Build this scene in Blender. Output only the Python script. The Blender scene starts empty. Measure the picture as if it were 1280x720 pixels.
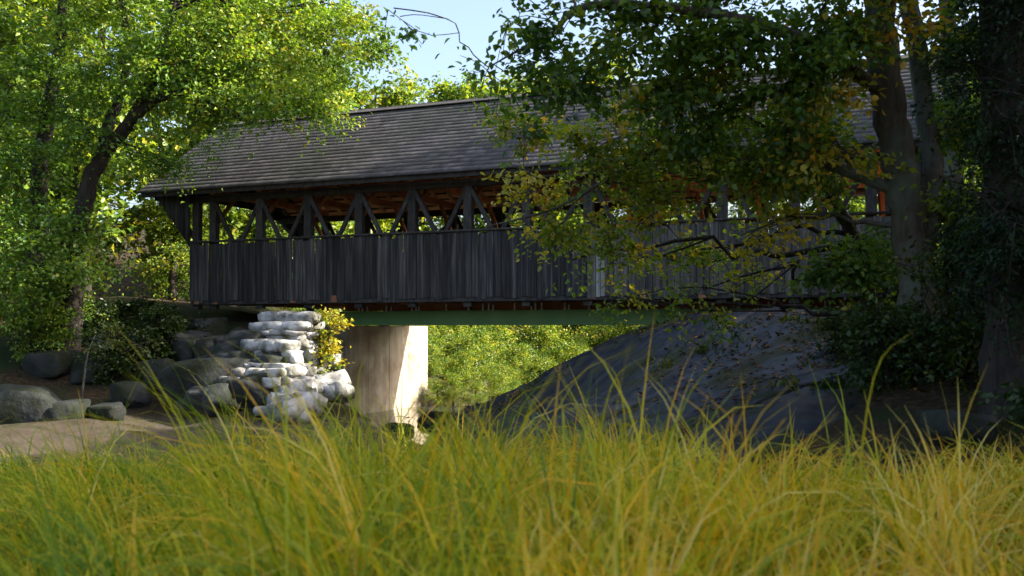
import bpy, math, random
import numpy as np
from mathutils import Vector, Matrix, Euler

# ------------------------------------------------------------------ camera, sky, sun, exposure
SC = bpy.context.scene
COL = SC.collection
CAMZ = 2.8
FPX = 1244.4            # focal length in pixels of the 1280 px wide photograph
cam_d = bpy.data.cameras.new('camera')
cam_d.lens = 35.0
cam_d.sensor_width = 36.0
cam_d.shift_y = 52.0 / 1280.0
cam_d.clip_start = 0.05
cam_d.clip_end = 3000
cam_d.dof.use_dof = True
cam_d.dof.focus_distance = 26.0
cam_d.dof.aperture_fstop = 2.1
cam = bpy.data.objects.new('camera', cam_d)
COL.objects.link(cam)
cam.location = (0, 0, CAMZ)
cam.rotation_euler = (math.radians(90), 0, 0)
SC.camera = cam

SUN_EL = math.radians(35)
SUN_AZ = math.atan2(-0.117, 0.993)          # direction to the sun, from +X towards +Y
sun_dir = Vector((math.cos(SUN_AZ) * math.cos(SUN_EL), math.sin(SUN_AZ) * math.cos(SUN_EL), math.sin(SUN_EL)))
world = bpy.data.worlds.new('World')
SC.world = world
world.use_nodes = True
wn = world.node_tree
wn.nodes.clear()
sky = wn.nodes.new('ShaderNodeTexSky')
sky.sky_type = 'NISHITA'
sky.sun_disc = False
sky.sun_elevation = SUN_EL
sky.sun_rotation = math.pi / 2 - SUN_AZ
sky.air_density = 1.0
sky.dust_density = 4.5
bg = wn.nodes.new('ShaderNodeBackground')
bg.inputs['Strength'].default_value = 0.12
wo = wn.nodes.new('ShaderNodeOutputWorld')
wn.links.new(sky.outputs[0], bg.inputs['Color'])
wn.links.new(bg.outputs[0], wo.inputs['Surface'])

sun_d = bpy.data.lights.new('sun', 'SUN')
sun_d.energy = 5.0
sun_d.angle = math.radians(0.5)
sun_d.color = (1.0, 0.93, 0.80)
sun = bpy.data.objects.new('sun', sun_d)
COL.objects.link(sun)
sun.location = (30, 0, 40)
sun.rotation_euler = sun_dir.to_track_quat('Z', 'Y').to_euler()

SC.view_settings.view_transform = 'Standard'
SC.view_settings.look = 'None'
SC.view_settings.exposure = 1.82
SC.view_settings.gamma = 1.0
SC.render.engine = 'CYCLES'
SC.cycles.max_bounces = 8
SC.cycles.diffuse_bounces = 4
SC.cycles.transmission_bounces = 5
SC.cycles.glossy_bounces = 3


# ------------------------------------------------------------------ helpers
def W(px, py, Y):
    """point of the place at distance Y that the photograph shows at px, py"""
    return np.array([(px - 640.0) / FPX * Y, Y, CAMZ + (412.0 - py) / FPX * Y])


def tag(o, label=None, cat=None, group=None, kind=None):
    if label: o['label'] = label
    if cat: o['category'] = cat
    if group: o['group'] = group
    if kind: o['kind'] = kind
    return o


def empty(name, loc=(0, 0, 0), rz=0.0):
    o = bpy.data.objects.new(name, None)
    o.empty_display_size = 0.2
    COL.objects.link(o)
    o.location = loc
    o.rotation_euler = (0, 0, rz)
    return o


def mesh_np(name, verts, faces, mat=None, smooth=False, tint=None):
    verts = np.asarray(verts, dtype=np.float32)
    faces = np.asarray(faces, dtype=np.int32)
    me = bpy.data.meshes.new(name)
    k = faces.shape[1]
    me.vertices.add(len(verts))
    me.vertices.foreach_set('co', verts.ravel())
    me.loops.add(faces.size)
    me.loops.foreach_set('vertex_index', faces.ravel())
    me.polygons.add(len(faces))
    me.polygons.foreach_set('loop_start', np.arange(0, faces.size, k, dtype=np.int32))
    me.polygons.foreach_set('loop_total', np.full(len(faces), k, dtype=np.int32))
    if smooth:
        me.polygons.foreach_set('use_smooth', np.ones(len(faces), dtype=bool))
    if tint is not None:
        a = me.attributes.new('tint', 'FLOAT', 'FACE')
        a.data.foreach_set('value', np.asarray(tint, dtype=np.float32))
    me.update(calc_edges=True)
    if mat: me.materials.append(mat)
    return me


def obj(name, me, parent=None, loc=(0, 0, 0), rot=(0, 0, 0), scale=(1, 1, 1)):
    o = bpy.data.objects.new(name, me)
    COL.objects.link(o)
    if parent is not None: o.parent = parent
    o.location = loc
    o.rotation_euler = rot
    o.scale = scale
    return o


BOXF = np.array([[0, 3, 2, 1], [4, 5, 6, 7], [0, 1, 5, 4], [1, 2, 6, 5], [2, 3, 7, 6], [3, 0, 4, 7]])


def cham_box(sx, sy, sz, c):
    """box with chamfered edges, centred, as verts and quads/tri-as-quads"""
    x, y, z = sx / 2, sy / 2, sz / 2
    c = min(c, x * .45, y * .45, z * .45)
    vs, idx = [], {}
    for i in (-1, 1):
        for j in (-1, 1):
            for k in (-1, 1):
                for a in range(3):
                    p = [i * (x - c), j * (y - c), k * (z - c)]
                    p[a] += (i, j, k)[a] * c
                    idx[(i, j, k, a)] = len(vs)
                    vs.append(p)
    f = []
    for a in range(3):
        b, d = [(1, 2), (2, 0), (0, 1)][a]
        for s in (-1, 1):
            q = []
            for (u, v) in ((-1, -1), (1, -1), (1, 1), (-1, 1)):
                key = [0, 0, 0]
                key[a], key[b], key[d] = s, u, v
                q.append(idx[tuple(key) + (a,)])
            f.append(q if s > 0 else q[::-1])
    for a in range(3):
        b, d = [(1, 2), (2, 0), (0, 1)][a]
        for s in (-1, 1):
            for t in (-1, 1):
                def key(av, ax):
                    kk = [0, 0, 0]
                    kk[a], kk[b], kk[d] = av, s, t
                    return idx[tuple(kk) + (ax,)]
                q = [key(-1, b), key(1, b), key(1, d), key(-1, d)]
                f.append(q if s * t > 0 else q[::-1])
    tris = []
    for i in (-1, 1):
        for j in (-1, 1):
            for k in (-1, 1):
                q = [idx[(i, j, k, 0)], idx[(i, j, k, 1)], idx[(i, j, k, 2)]]
                tris.append(q if i * j * k > 0 else q[::-1])
    return vs, f + tris


_boxcache = {}


def box_mesh(name, sx, sy, sz, mat, c=0.012):
    key = (name, round(sx, 3), round(sy, 3), round(sz, 3), mat.name, c)
    if key in _boxcache: return _boxcache[key]
    vs, f = cham_box(sx, sy, sz, c)
    me = bpy.data.meshes.new(name)
    me.from_pydata(vs, [], f)
    me.materials.append(mat)
    _boxcache[key] = me
    return me


def beam(name, p0, p1, a, b, mat, parent, up=(0, 1, 0), c=0.012):
    """rectangular timber from p0 to p1 in the parent's own coordinates; a = size across 'up', b = size along 'up'"""
    p0, p1 = Vector(p0), Vector(p1)
    d = p1 - p0
    L = d.length
    z = d.normalized()
    y = Vector(up)
    y = (y - z * y.dot(z)).normalized()
    x = y.cross(z)
    o = obj(name, box_mesh(name, a, b, L, mat, c), parent)
    M = Matrix((x, y, z)).transposed().to_4x4()
    M.translation = (p0 + p1) / 2
    o.matrix_local = M
    return o


def tube(paths, sides=7):
    V, F = [], []
    base = 0
    for pts, rad in paths:
        pts = np.asarray(pts, float)
        n = len(pts)
        t = np.gradient(pts, axis=0)
        t /= np.linalg.norm(t, axis=1)[:, None] + 1e-9
        ref = np.array([0.31, 0.87, 0.38])
        a = np.cross(t, ref)
        a /= np.linalg.norm(a, axis=1)[:, None] + 1e-9
        b = np.cross(t, a)
        ang = np.linspace(0, 2 * np.pi, sides, endpoint=False)
        r = np.asarray(rad, float)
        ring = pts[:, None, :] + r[:, None, None] * (np.cos(ang)[None, :, None] * a[:, None, :] + np.sin(ang)[None, :, None] * b[:, None, :])
        V.append(ring.reshape(-1, 3))
        i = np.arange(n - 1)[:, None] * sides
        j = np.arange(sides)[None, :]
        j2 = (j + 1) % sides
        q = np.stack([i + j, i + j2, i + sides + j2, i + sides + j], -1).reshape(-1, 4) + base
        F.append(q)
        base += n * sides
    return np.concatenate(V), np.concatenate(F)


def smooth_path(ctrl, n):
    """Catmull-Rom through control rows (any number of columns)"""
    c = np.asarray(ctrl, float)
    c = np.vstack([2 * c[0] - c[1], c, 2 * c[-1] - c[-2]])
    m = len(c) - 3
    out = []
    for s in np.linspace(0, m, n):
        i = min(int(s), m - 1)
        u = s - i
        p0, p1, p2, p3 = c[i], c[i + 1], c[i + 2], c[i + 3]
        out.append(0.5 * ((2 * p1) + (-p0 + p2) * u + (2 * p0 - 5 * p1 + 4 * p2 - p3) * u * u + (-p0 + 3 * p1 - 3 * p2 + p3) * u ** 3))
    return np.array(out)


# ------------------------------------------------------------------ materials
def new_mat(name):
    m = bpy.data.materials.new(name)
    m.use_nodes = True
    nt = m.node_tree
    nt.nodes.clear()
    out = nt.nodes.new('ShaderNodeOutputMaterial')
    return m, nt, out


def ramp(nt, stops, fac=None, interp='LINEAR'):
    r = nt.nodes.new('ShaderNodeValToRGB')
    r.color_ramp.interpolation = interp
    el = r.color_ramp.elements
    while len(el) < len(stops): el.new(0.5)
    for e, (p, c) in zip(el, stops):
        e.position = p
        e.color = (*c, 1) if len(c) == 3 else c
    if fac is not None: nt.links.new(fac, r.inputs['Fac'])
    return r


def noise(nt, scale, detail=4, vec=None, rough=0.55):
    n = nt.nodes.new('ShaderNodeTexNoise')
    n.inputs['Scale'].default_value = scale
    n.inputs['Detail'].default_value = detail
    n.inputs['Roughness'].default_value = rough
    if vec is not None: nt.links.new(vec, n.inputs['Vector'])
    return n


def mapping(nt, src, scale=(1, 1, 1), rot=(0, 0, 0)):
    m = nt.nodes.new('ShaderNodeMapping')
    m.inputs['Scale'].default_value = scale
    m.inputs['Rotation'].default_value = rot
    nt.links.new(src, m.inputs['Vector'])
    return m.outputs[0]


def mixc(nt, a, b, fac, mode='MIX'):
    m = nt.nodes.new('ShaderNodeMix')
    m.data_type = 'RGBA'
    m.blend_type = mode
    if isinstance(fac, (int, float)): m.inputs[0].default_value = fac
    else: nt.links.new(fac, m.inputs[0])
    for s, v in ((m.inputs[6], a), (m.inputs[7], b)):
        if isinstance(v, tuple): s.default_value = (*v, 1)
        else: nt.links.new(v, s)
    return m.outputs[2]


def surf_mat(name, stops, scale=2.0, rough=0.85, bump=0.3, bscale=12.0, detail=6, vscale=(1, 1, 1), vrot=(0, 0, 0),
             obj_var=0.0, coord='pos', spec=0.3, stain=None, stain_scale=0.8, bdist=0.03):
    m, nt, out = new_mat(name)
    p = nt.nodes.new('ShaderNodeBsdfPrincipled')
    p.inputs['Roughness'].default_value = rough
    p.inputs['Specular IOR Level'].default_value = spec
    if coord == 'pos':
        g = nt.nodes.new('ShaderNodeNewGeometry')
        src = g.outputs['Position']
    else:
        g = nt.nodes.new('ShaderNodeTexCoord')
        src = g.outputs['Object']
    vec = mapping(nt, src, vscale, vrot)
    n1 = noise(nt, scale, detail, vec)
    r = ramp(nt, stops, n1.outputs['Fac'])
    c = r.outputs['Color']
    if stain is not None:
        n3 = noise(nt, stain_scale, 5, src)
        r3 = ramp(nt, [(0.45, (0, 0, 0)), (0.62, (1, 1, 1))], n3.outputs['Fac'])
        c = mixc(nt, c, stain, r3.outputs['Color'])
    if obj_var > 0:
        oi = nt.nodes.new('ShaderNodeObjectInfo')
        hv = nt.nodes.new('ShaderNodeHueSaturation')
        ma = nt.nodes.new('ShaderNodeMapRange')
        ma.inputs['To Min'].default_value = 1 - obj_var
        ma.inputs['To Max'].default_value = 1 + obj_var
        nt.links.new(oi.outputs['Random'], ma.inputs['Value'])
        nt.links.new(ma.outputs[0], hv.inputs['Value'])
        nt.links.new(c, hv.inputs['Color'])
        c = hv.outputs['Color']
    nt.links.new(c, p.inputs['Base Color'])
    if bump > 0:
        n2 = noise(nt, bscale, 6, vec)
        b = nt.nodes.new('ShaderNodeBump')
        b.inputs['Strength'].default_value = bump
        b.inputs['Distance'].default_value = bdist
        nt.links.new(n2.outputs['Fac'], b.inputs['Height'])
        nt.links.new(b.outputs[0], p.inputs['Normal'])
    nt.links.new(p.outputs[0], out.inputs['Surface'])
    return m


def leaf_mat(name, stops, trans=0.45, gloss=0.06, trans_gain=1.3):
    m, nt, out = new_mat(name)
    a = nt.nodes.new('ShaderNodeAttribute')
    a.attribute_name = 'tint'
    r = ramp(nt, stops, a.outputs['Fac'])
    d = nt.nodes.new('ShaderNodeBsdfDiffuse')
    t = nt.nodes.new('ShaderNodeBsdfTranslucent')
    g = nt.nodes.new('ShaderNodeBsdfGlossy')
    g.inputs['Roughness'].default_value = 0.42
    nt.links.new(r.outputs[0], d.inputs['Color'])
    tc = mixc(nt, r.outputs[0], (1.0 * trans_gain, 0.95 * trans_gain, 0.35 * trans_gain), 1.0, 'MULTIPLY')
    nt.links.new(tc, t.inputs['Color'])
    mx = nt.nodes.new('ShaderNodeMixShader')
    mx.inputs[0].default_value = trans
    nt.links.new(d.outputs[0], mx.inputs[1])
    nt.links.new(t.outputs[0], mx.inputs[2])
    m2 = nt.nodes.new('ShaderNodeMixShader')
    m2.inputs[0].default_value = gloss
    nt.links.new(mx.outputs[0], m2.inputs[1])
    nt.links.new(g.outputs[0], m2.inputs[2])
    nt.links.new(m2.outputs[0], out.inputs['Surface'])
    return m


BROT = (0, 0, math.radians(22.95))
M = {}
M['siding'] = surf_mat('weathered_siding', [(0.25, (.016, .0155, .016)), (0.48, (.036, .034, .034)), (0.75, (.115, .106, .098))],
                       scale=1.0, vscale=(14, 14, .7), vrot=BROT, bump=.5, bscale=3, obj_var=.42, rough=.9, bdist=.02)
M['siding_pale'] = surf_mat('pale_new_boards', [(0.3, (.16, .155, .15)), (0.7, (.36, .35, .34))], scale=1.0, vscale=(14, 14, .7),
                            vrot=BROT, bump=.4, bscale=3, obj_var=.2)
M['siding_grey'] = surf_mat('lighter_grey_siding', [(0.25, (.045, .040, .035)), (0.48, (.088, .080, .070)), (0.75, (.20, .185, .165))],
                            scale=1.0, vscale=(14, 14, .7), vrot=BROT, bump=.5, bscale=3, obj_var=.35, rough=.9, bdist=.02)  # lighter brownish-grey tone for the boards towards the right end
M['timber'] = surf_mat('old_truss_timber', [(0.3, (.026, .025, .024)), (0.7, (.075, .066, .06))], scale=2.0, vscale=(5, 5, 2), bump=.5,
                       bscale=6, obj_var=.25)
M['redwood'] = surf_mat('reddish_roof_boards', [(0.3, (.33, .16, .085)), (0.7, (.54, .31, .18))], scale=2.0, vscale=(3, 3, 3), bump=.3,
                        bscale=8, obj_var=.25)
M['floorwood'] = surf_mat('brown_floor_timber', [(0.3, (.20, .085, .042)), (0.7, (.40, .18, .09))], scale=2.0, bump=.4, bscale=6, obj_var=.3)
M['shingle'] = surf_mat('grey_asphalt_shingle', [(0.3, (.085, .078, .082)), (0.55, (.115, .107, .112)), (0.75, (.155, .143, .149))], scale=1.4,
                        vscale=(3, 3, 3), bump=.25, bscale=40, obj_var=.07, stain=(.085, .088, .082), stain_scale=.35, spec=.15)
nt = M['shingle'].node_tree
pb = [n_ for n_ in nt.nodes if n_.type == 'BSDF_PRINCIPLED'][0]
src_ = pb.inputs['Base Color'].links[0].from_socket
at_ = nt.nodes.new('ShaderNodeAttribute'); at_.attribute_name = 'tint'
tr_ = ramp(nt, [(0, (.62, .62, .62)), (1, (1, 1, 1))], at_.outputs['Fac'])
nt.links.new(mixc(nt, src_, tr_.outputs[0], 1.0, 'MULTIPLY'), pb.inputs['Base Color'])
M['green_steel'] = surf_mat('green_painted_steel', [(0.3, (.17, .42, .18)), (0.7, (.27, .52, .22))], scale=1.2, rough=.5, bump=.1, spec=.5)
M['galv'] = surf_mat('galvanised_steel', [(0.3, (.7, .7, .67)), (0.7, (.88, .88, .85))], scale=6, rough=.45, bump=.05)
M['concrete'] = surf_mat('tan_concrete', [(0.3, (.33, .27, .20)), (0.55, (.45, .39, .31)), (0.75, (.54, .48, .40))], scale=1.0, vscale=(4, 4, .5), bump=.3, bscale=9,
                         stain=(.25, .19, .13), stain_scale=.9)
M['stone'] = surf_mat('grey_granite', [(0.3, (.24, .23, .22)), (0.6, (.42, .41, .39)), (0.8, (.56, .54, .51))], scale=2.2, bump=.7, bscale=7,
                      obj_var=.32, bdist=.06, stain=(.11, .105, .085), stain_scale=2.6)
M['rock_dark'] = surf_mat('shade_dark_mossy_boulder', [(0.3, (.010, .012, .012)), (0.7, (.038, .040, .040))], scale=1.6, bump=.7, bscale=6, obj_var=.25,
                          bdist=.06, stain=(.012, .017, .006), stain_scale=1.3)  # low albedo stands in for the bank shade; green stain is moss
M['bark'] = surf_mat('grey_brown_bark', [(0.3, (.035, .026, .019)), (0.7, (.115, .088, .066))], scale=3, vscale=(4, 4, .8), bump=.9, bscale=5, bdist=.05,
                     stain=(.10, .11, .085), stain_scale=1.7)
M['bark_dark'] = surf_mat('dark_bark', [(0.3, (.014, .011, .009)), (0.7, (.045, .036, .029))], scale=3, vscale=(4, 4, .8), bump=.9, bscale=5, bdist=.05)

# maple in early autumn (right), oak (left), far trees, shrubs
M['leaf_r'] = leaf_mat('maple_leaf', [(0.0, (.034, .090, .016)), (0.3, (.095, .185, .020)), (0.62, (.21, .27, .026)), (0.84, (.44, .35, .03)),
                                      (1.0, (.60, .30, .03))], trans=.46, gloss=.035)
M['leaf_l'] = leaf_mat('oak_leaf', [(0.0, (.050, .130, .018)), (0.45, (.130, .245, .028)), (0.8, (.27, .35, .04)), (1.0, (.46, .38, .05))],
                       trans=.48, gloss=.035)
M['leaf_far'] = leaf_mat('far_leaf', [(0.0, (.048, .110, .018)), (0.4, (.12, .205, .025)), (0.75, (.25, .32, .032)), (1.0, (.47, .39, .04))], trans=.47, gloss=.03)
M['leaf_fir'] = leaf_mat('fir_needle', [(0.0, (.010, .026, .010)), (1.0, (.032, .06, .018))], trans=.25, gloss=.015)
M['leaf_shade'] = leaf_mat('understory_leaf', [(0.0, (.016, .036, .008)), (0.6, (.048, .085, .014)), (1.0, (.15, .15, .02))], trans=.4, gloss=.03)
M['grass'] = leaf_mat('sedge_blade', [(0.0, (.07, .16, .012)), (0.35, (.28, .34, .016)), (0.65, (.54, .45, .02)), (0.85, (.70, .38, .02)), (1.0, (.62, .52, .14))],
                      trans=.42, gloss=.015)

# ground: leaf litter, pale river gravel, moss
m, nt, out = new_mat('ground_soil')
g = nt.nodes.new('ShaderNodeNewGeometry')
p = nt.nodes.new('ShaderNodeBsdfPrincipled')
p.inputs['Roughness'].default_value = .95
p.inputs['Specular IOR Level'].default_value = .15
n1 = noise(nt, 9, 8, g.outputs['Position'], .7)
litter = ramp(nt, [(0.3, (.010, .008, .005)), (0.5, (.032, .023, .012)), (0.66, (.075, .048, .022)), (0.8, (.14, .075, .03))], n1.outputs['Fac'])
n2 = noise(nt, .7, 5, g.outputs['Position'])
mossf = ramp(nt, [(0.48, (0, 0, 0)), (0.62, (1, 1, 1))], n2.outputs['Fac'])
c1 = mixc(nt, litter.outputs[0], (.018, .028, .008), mossf.outputs[0])
sep = nt.nodes.new('ShaderNodeSeparateXYZ')
nt.links.new(g.outputs['Position'], sep.inputs[0])
n3 = noise(nt, 1.5, 6, g.outputs['Position'])
add = nt.nodes.new('ShaderNodeMath'); add.operation = 'MULTIPLY_ADD'
nt.links.new(n3.outputs['Fac'], add.inputs[0]); add.inputs[1].default_value = .7
nt.links.new(sep.outputs['Z'], add.inputs[2])
sandf = ramp(nt, [(0.80, (1, 1, 1)), (1.15, (0, 0, 0))], add.outputs[0])
n4 = noise(nt, 14, 8, g.outputs['Position'], .7)
sand = ramp(nt, [(0.3, (.032, .024, .017)), (0.55, (.075, .058, .042)), (0.75, (.15, .12, .09))], n4.outputs['Fac'])
c2 = mixc(nt, c1, sand.outputs[0], sandf.outputs[0])
nt.links.new(c2, p.inputs['Base Color'])
b = nt.nodes.new('ShaderNodeBump'); b.inputs['Strength'].default_value = .8; b.inputs['Distance'].default_value = .05
nt.links.new(n1.outputs['Fac'], b.inputs['Height']); nt.links.new(b.outputs[0], p.inputs['Normal'])
nt.links.new(p.outputs[0], out.inputs['Surface'])
M['ground'] = m

# ledge rock: dark slab, blue sky sheen put into its base colour, moss and litter patches
m, nt, out = new_mat('ledge_rock')
g = nt.nodes.new('ShaderNodeNewGeometry')
p = nt.nodes.new('ShaderNodeBsdfPrincipled')
p.inputs['Specular IOR Level'].default_value = .45
pos = g.outputs['Position']
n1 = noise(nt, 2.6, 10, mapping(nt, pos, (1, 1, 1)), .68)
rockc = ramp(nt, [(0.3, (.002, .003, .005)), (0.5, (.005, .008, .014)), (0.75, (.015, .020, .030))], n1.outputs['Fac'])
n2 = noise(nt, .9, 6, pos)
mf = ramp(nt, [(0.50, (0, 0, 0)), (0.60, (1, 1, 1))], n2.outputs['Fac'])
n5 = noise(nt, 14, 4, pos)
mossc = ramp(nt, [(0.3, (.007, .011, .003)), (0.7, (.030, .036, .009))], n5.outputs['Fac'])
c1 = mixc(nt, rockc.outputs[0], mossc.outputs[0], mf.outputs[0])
n3 = noise(nt, 1.3, 7, mapping(nt, pos, (1, 1, 1), (0, 0, 1.0)), .7)
lf = ramp(nt, [(0.56, (0, 0, 0)), (0.66, (1, 1, 1))], n3.outputs['Fac'])
lit = ramp(nt, [(0.35, (.008, .005, .003)), (0.65, (.035, .015, .007))], n5.outputs['Fac'])
c2 = mixc(nt, c1, lit.outputs[0], lf.outputs[0])
nt.links.new(c2, p.inputs['Base Color'])
rr = ramp(nt, [(0.3, (.42, .42, .42)), (0.7, (.60, .60, .60))], n1.outputs['Fac'])
rr2 = mixc(nt, rr.outputs[0], (.95, .95, .95), mf.outputs[0])
nt.links.new(rr2, p.inputs['Roughness'])
bn = noise(nt, 7, 10, pos, .7)
b = nt.nodes.new('ShaderNodeBump'); b.inputs['Strength'].default_value = .35; b.inputs['Distance'].default_value = .05
nt.links.new(bn.outputs['Fac'], b.inputs['Height']); nt.links.new(b.outputs[0], p.inputs['Normal'])
nt.links.new(p.outputs[0], out.inputs['Surface'])
M['ledge'] = m

m, nt, out = new_mat('river_water')
p = nt.nodes.new('ShaderNodeBsdfPrincipled')
p.inputs['Base Color'].default_value = (.03, .035, .028, 1)
p.inputs['Roughness'].default_value = .06
p.inputs['IOR'].default_value = 1.33
g = nt.nodes.new('ShaderNodeNewGeometry')
wv = noise(nt, 3, 4, mapping(nt, g.outputs['Position'], (1, .5, 1)))
b = nt.nodes.new('ShaderNodeBump'); b.inputs['Strength'].default_value = .25; b.inputs['Distance'].default_value = .05
nt.links.new(wv.outputs['Fac'], b.inputs['Height']); nt.links.new(b.outputs[0], p.inputs['Normal'])
nt.links.new(p.outputs[0], out.inputs['Surface'])
M['water'] = m


# ------------------------------------------------------------------ terrain (z = 0 is the river)
class TPS:
    def __init__(s, pts, lam=0.02):
        pts = np.asarray(pts, float)
        s.c = pts[:, :2]
        n = len(pts)
        K = s.k(np.linalg.norm(s.c[:, None] - s.c[None], axis=2)) + lam * np.eye(n)
        P = np.hstack([np.ones((n, 1)), s.c])
        A = np.block([[K, P], [P.T, np.zeros((3, 3))]])
        s.w = np.linalg.solve(A, np.concatenate([pts[:, 2], np.zeros(3)]))

    @staticmethod
    def k(r):
        return np.where(r > 1e-9, r * r * np.log(np.maximum(r, 1e-9)), 0.0)

    def __call__(s, x, y):
        x = np.atleast_1d(np.asarray(x, float)); y = np.atleast_1d(np.asarray(y, float))
        out = np.empty(len(x))
        for i in range(0, len(x), 20000):
            q = np.stack([x[i:i + 20000], y[i:i + 20000]], 1)
            r = np.linalg.norm(q[:, None] - s.c[None], axis=2)
            out[i:i + 20000] = s.k(r) @ s.w[:-3] + s.w[-3] + q @ s.w[-2:]
        return out


def vnoise(x, y, sc, seed):
    """cheap smooth value noise in [-1, 1]"""
    rng = np.random.default_rng(seed)
    T = rng.uniform(-1, 1, (64, 64))
    u, v = x / sc, y / sc
    iu, iv = np.floor(u).astype(int), np.floor(v).astype(int)
    fu, fv = u - iu, v - iv
    fu = fu * fu * (3 - 2 * fu); fv = fv * fv * (3 - 2 * fv)
    g = lambda a, b: T[a % 64, b % 64]
    return (g(iu, iv) * (1 - fu) + g(iu + 1, iv) * fu) * (1 - fv) + (g(iu, iv + 1) * (1 - fu) + g(iu + 1, iv + 1) * fu) * fv


TP = [  # near grassy bank
    (-6, 2, 1.3), (0, 2, 1.42), (6, 2, 1.6), (0, -8, 1.6), (-10, -8, 1.5), (10, -8, 2.0), (-20, -5, 1.5), (-5, 7, 1.15), (0, 7, 1.36), (4, 7, 1.45),
    (-7, 11, .8), (-3, 11, .95), (1, 11, 1.0), (-4, 14.5, .12), (-9, 14, .1), (0, 14.5, .2), (-14, 10, .4), (-25, 10, .6), (0, 18, .0), (-6, 18, .05), (-12, 18, .05),
    # river bed and gravel
    (-4, 21.5, .35), (-9, 21.5, .45), (-2.5, 26, 0.1), (1, 29, -.3), (0, 34, -.3), (1, 42, -.3), (-7, 24.4, .55), (-11, 24.8, .62), (2, 48, -.2), (-20, 19, -.1),
    (-30, 18, -.1),
    # left bank
    (-14, 26.5, .8), (-9.5, 26.4, .75), (-17, 31, 2.9), (-12.5, 31.5, 3.0), (-9, 29.8, 2.5), (-6.6, 26.6, 1.9), (-7.4, 26.2, 1.3), (-5.8, 28.2, 2.8), (-7.5, 28.6, 2.4), (-13.5, 36, 3.7), (-10, 36, 3.6), (-8, 33.5, 3.2), (-9, 40, 3.2), (-7.5, 46, 2.0),
    (-15, 48, 4.2), (-25, 40, 4.8), (-24, 25, 1.5), (-35, 26, 3), (-9, 58, 3.2),
    # far bank
    (-1, 58, .4), (9, 58, .6), (2, 70, 3.5), (22, 68, 5), (-15, 72, 6), (35, 60, 5), (0, 90, 9), (-40, 80, 10), (40, 90, 9),
    # right bank
    (9, 25, 3.3), (12, 20, 3.6), (6.5, 21, 2.4), (5.6, 13.5, 2.45), (8, 12, 2.7), (8, 8, 2.0), (5, 9.5, 1.6), (4, 14, 1.5), (2, 18, .5), (12, 12, 3.4),
    (14, 5, 2.6), (22, 15, 4.4), (20, 30, 4.2), (12, 30, 3.5), (9, 30, 2.3), (6, 30.5, .6), (4.5, 36, -.1), (6, 44, .1), (13, 40, 2.6), (25, 45, 4.2)]
_terr = TPS(TP, .05)


def terr(x, y):
    x = np.atleast_1d(np.asarray(x, float)); y = np.atleast_1d(np.asarray(y, float))
    d = np.hypot(x, y - 30)
    xs = np.clip(x, -45, 45); ys = np.clip(y, -10, 95)
    z = _terr(xs, ys)
    # the channel is cut clean along the abutment
    bt = (x + 11.96) * .921 - (y - 32) * .390
    bw = (x + 11.96) * .390 + (y - 32) * .921
    front = bt - np.where(bw < 2.8, 5.75 + (2.8 - bw) * .6, 5.75 + .25 * np.clip(bw - 8.5, 0, 40))
    cap = np.where((bw > -2.6) & (bw < 26), 4.0 - np.clip((front + .45) / .5, 0, 1) * 4.1, 99.0)
    z = np.where(x < 1.0, np.minimum(z, cap), z)
    z += .10 * vnoise(x, y, 1.7, 1) + .045 * vnoise(x, y, .55, 2)
    return z + np.clip(d - 70, 0, 400) * .10


def T(x, y): return float(terr(x, y)[0])


ax = np.concatenate([-np.geomspace(30, 600, 24)[::-1], np.linspace(-29, 29, 175), np.geomspace(30, 600, 24)])
ay = np.concatenate([np.linspace(-200, -12, 12), np.linspace(-11, 48, 178), np.geomspace(49, 800, 40)])
GX, GY = np.meshgrid(ax, ay)
GZ = terr(GX.ravel(), GY.ravel())
nx, ny = len(ax), len(ay)
i, j = np.meshgrid(np.arange(nx - 1), np.arange(ny - 1))
q = (j * nx + i).ravel()
tag(obj('ground', mesh_np('ground', np.stack([GX.ravel(), GY.ravel(), GZ], 1), np.stack([q, q + 1, q + nx + 1, q + nx], 1), M['ground'], True)), kind='structure')
tag(obj('river', mesh_np('river', [(-60, 8, -.02), (40, 8, -.02), (40, 66, -.02), (-60, 66, -.02)], [[0, 1, 2, 3]], M['water'])), kind='structure')

# ------------------------------------------------------------------ big ledge on the right bank
rc = [W(548, 526, 25.5), W(585, 512, 25), W(640, 486, 25), W(700, 457, 24.6), W(750, 430, 24.2), W(800, 409, 24), W(870, 389, 23), W(930, 385, 22), W(1000, 386, 21), W(1070, 390, 20)]
RP = [tuple(p) for p in rc]
RP += [(p[0] + .8, p[1] + 2.0, p[2] - .8) for p in rc]
RP += [(p[0] + 1.0, p[1] + 4.2, p[2] - 2.6) for p in rc]
RP += [tuple(W(620, 545, 20)), tuple(W(700, 510, 20.5)), tuple(W(800, 452, 20.3)), tuple(W(900, 415, 19.5)), tuple(W(1000, 405, 18.5)),
       tuple(W(700, 560, 16.5)), tuple(W(800, 525, 16.5)), tuple(W(900, 480, 16)), tuple(W(1000, 460, 15.5)), tuple(W(1080, 440, 15.5)),
       tuple(W(800, 590, 13)), tuple(W(900, 570, 12.5)), tuple(W(1000, 545, 12.3)), tuple(W(1090, 520, 12.5)), (-2.2, 24, -.5), (-2.5, 21, -.6), (-.6, 17.5, -.3), (.5, 13.5, -.2),
       (1.6, 11, -.2), (6.5, 11, .9), (9, 17, 2.2), (9, 13, 2.0)]
rock = TPS(RP, .02)
rx = np.linspace(-2.8, 8.6, 260)
ry = np.linspace(10.5, 28.5, 320)
RX, RY = np.meshgrid(rx, ry)
x, y = RX.ravel(), RY.ravel()
RZ = rock(x, y)
xr_, yr_ = x * .86 + y * .5, -x * .5 + y * .86
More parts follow.
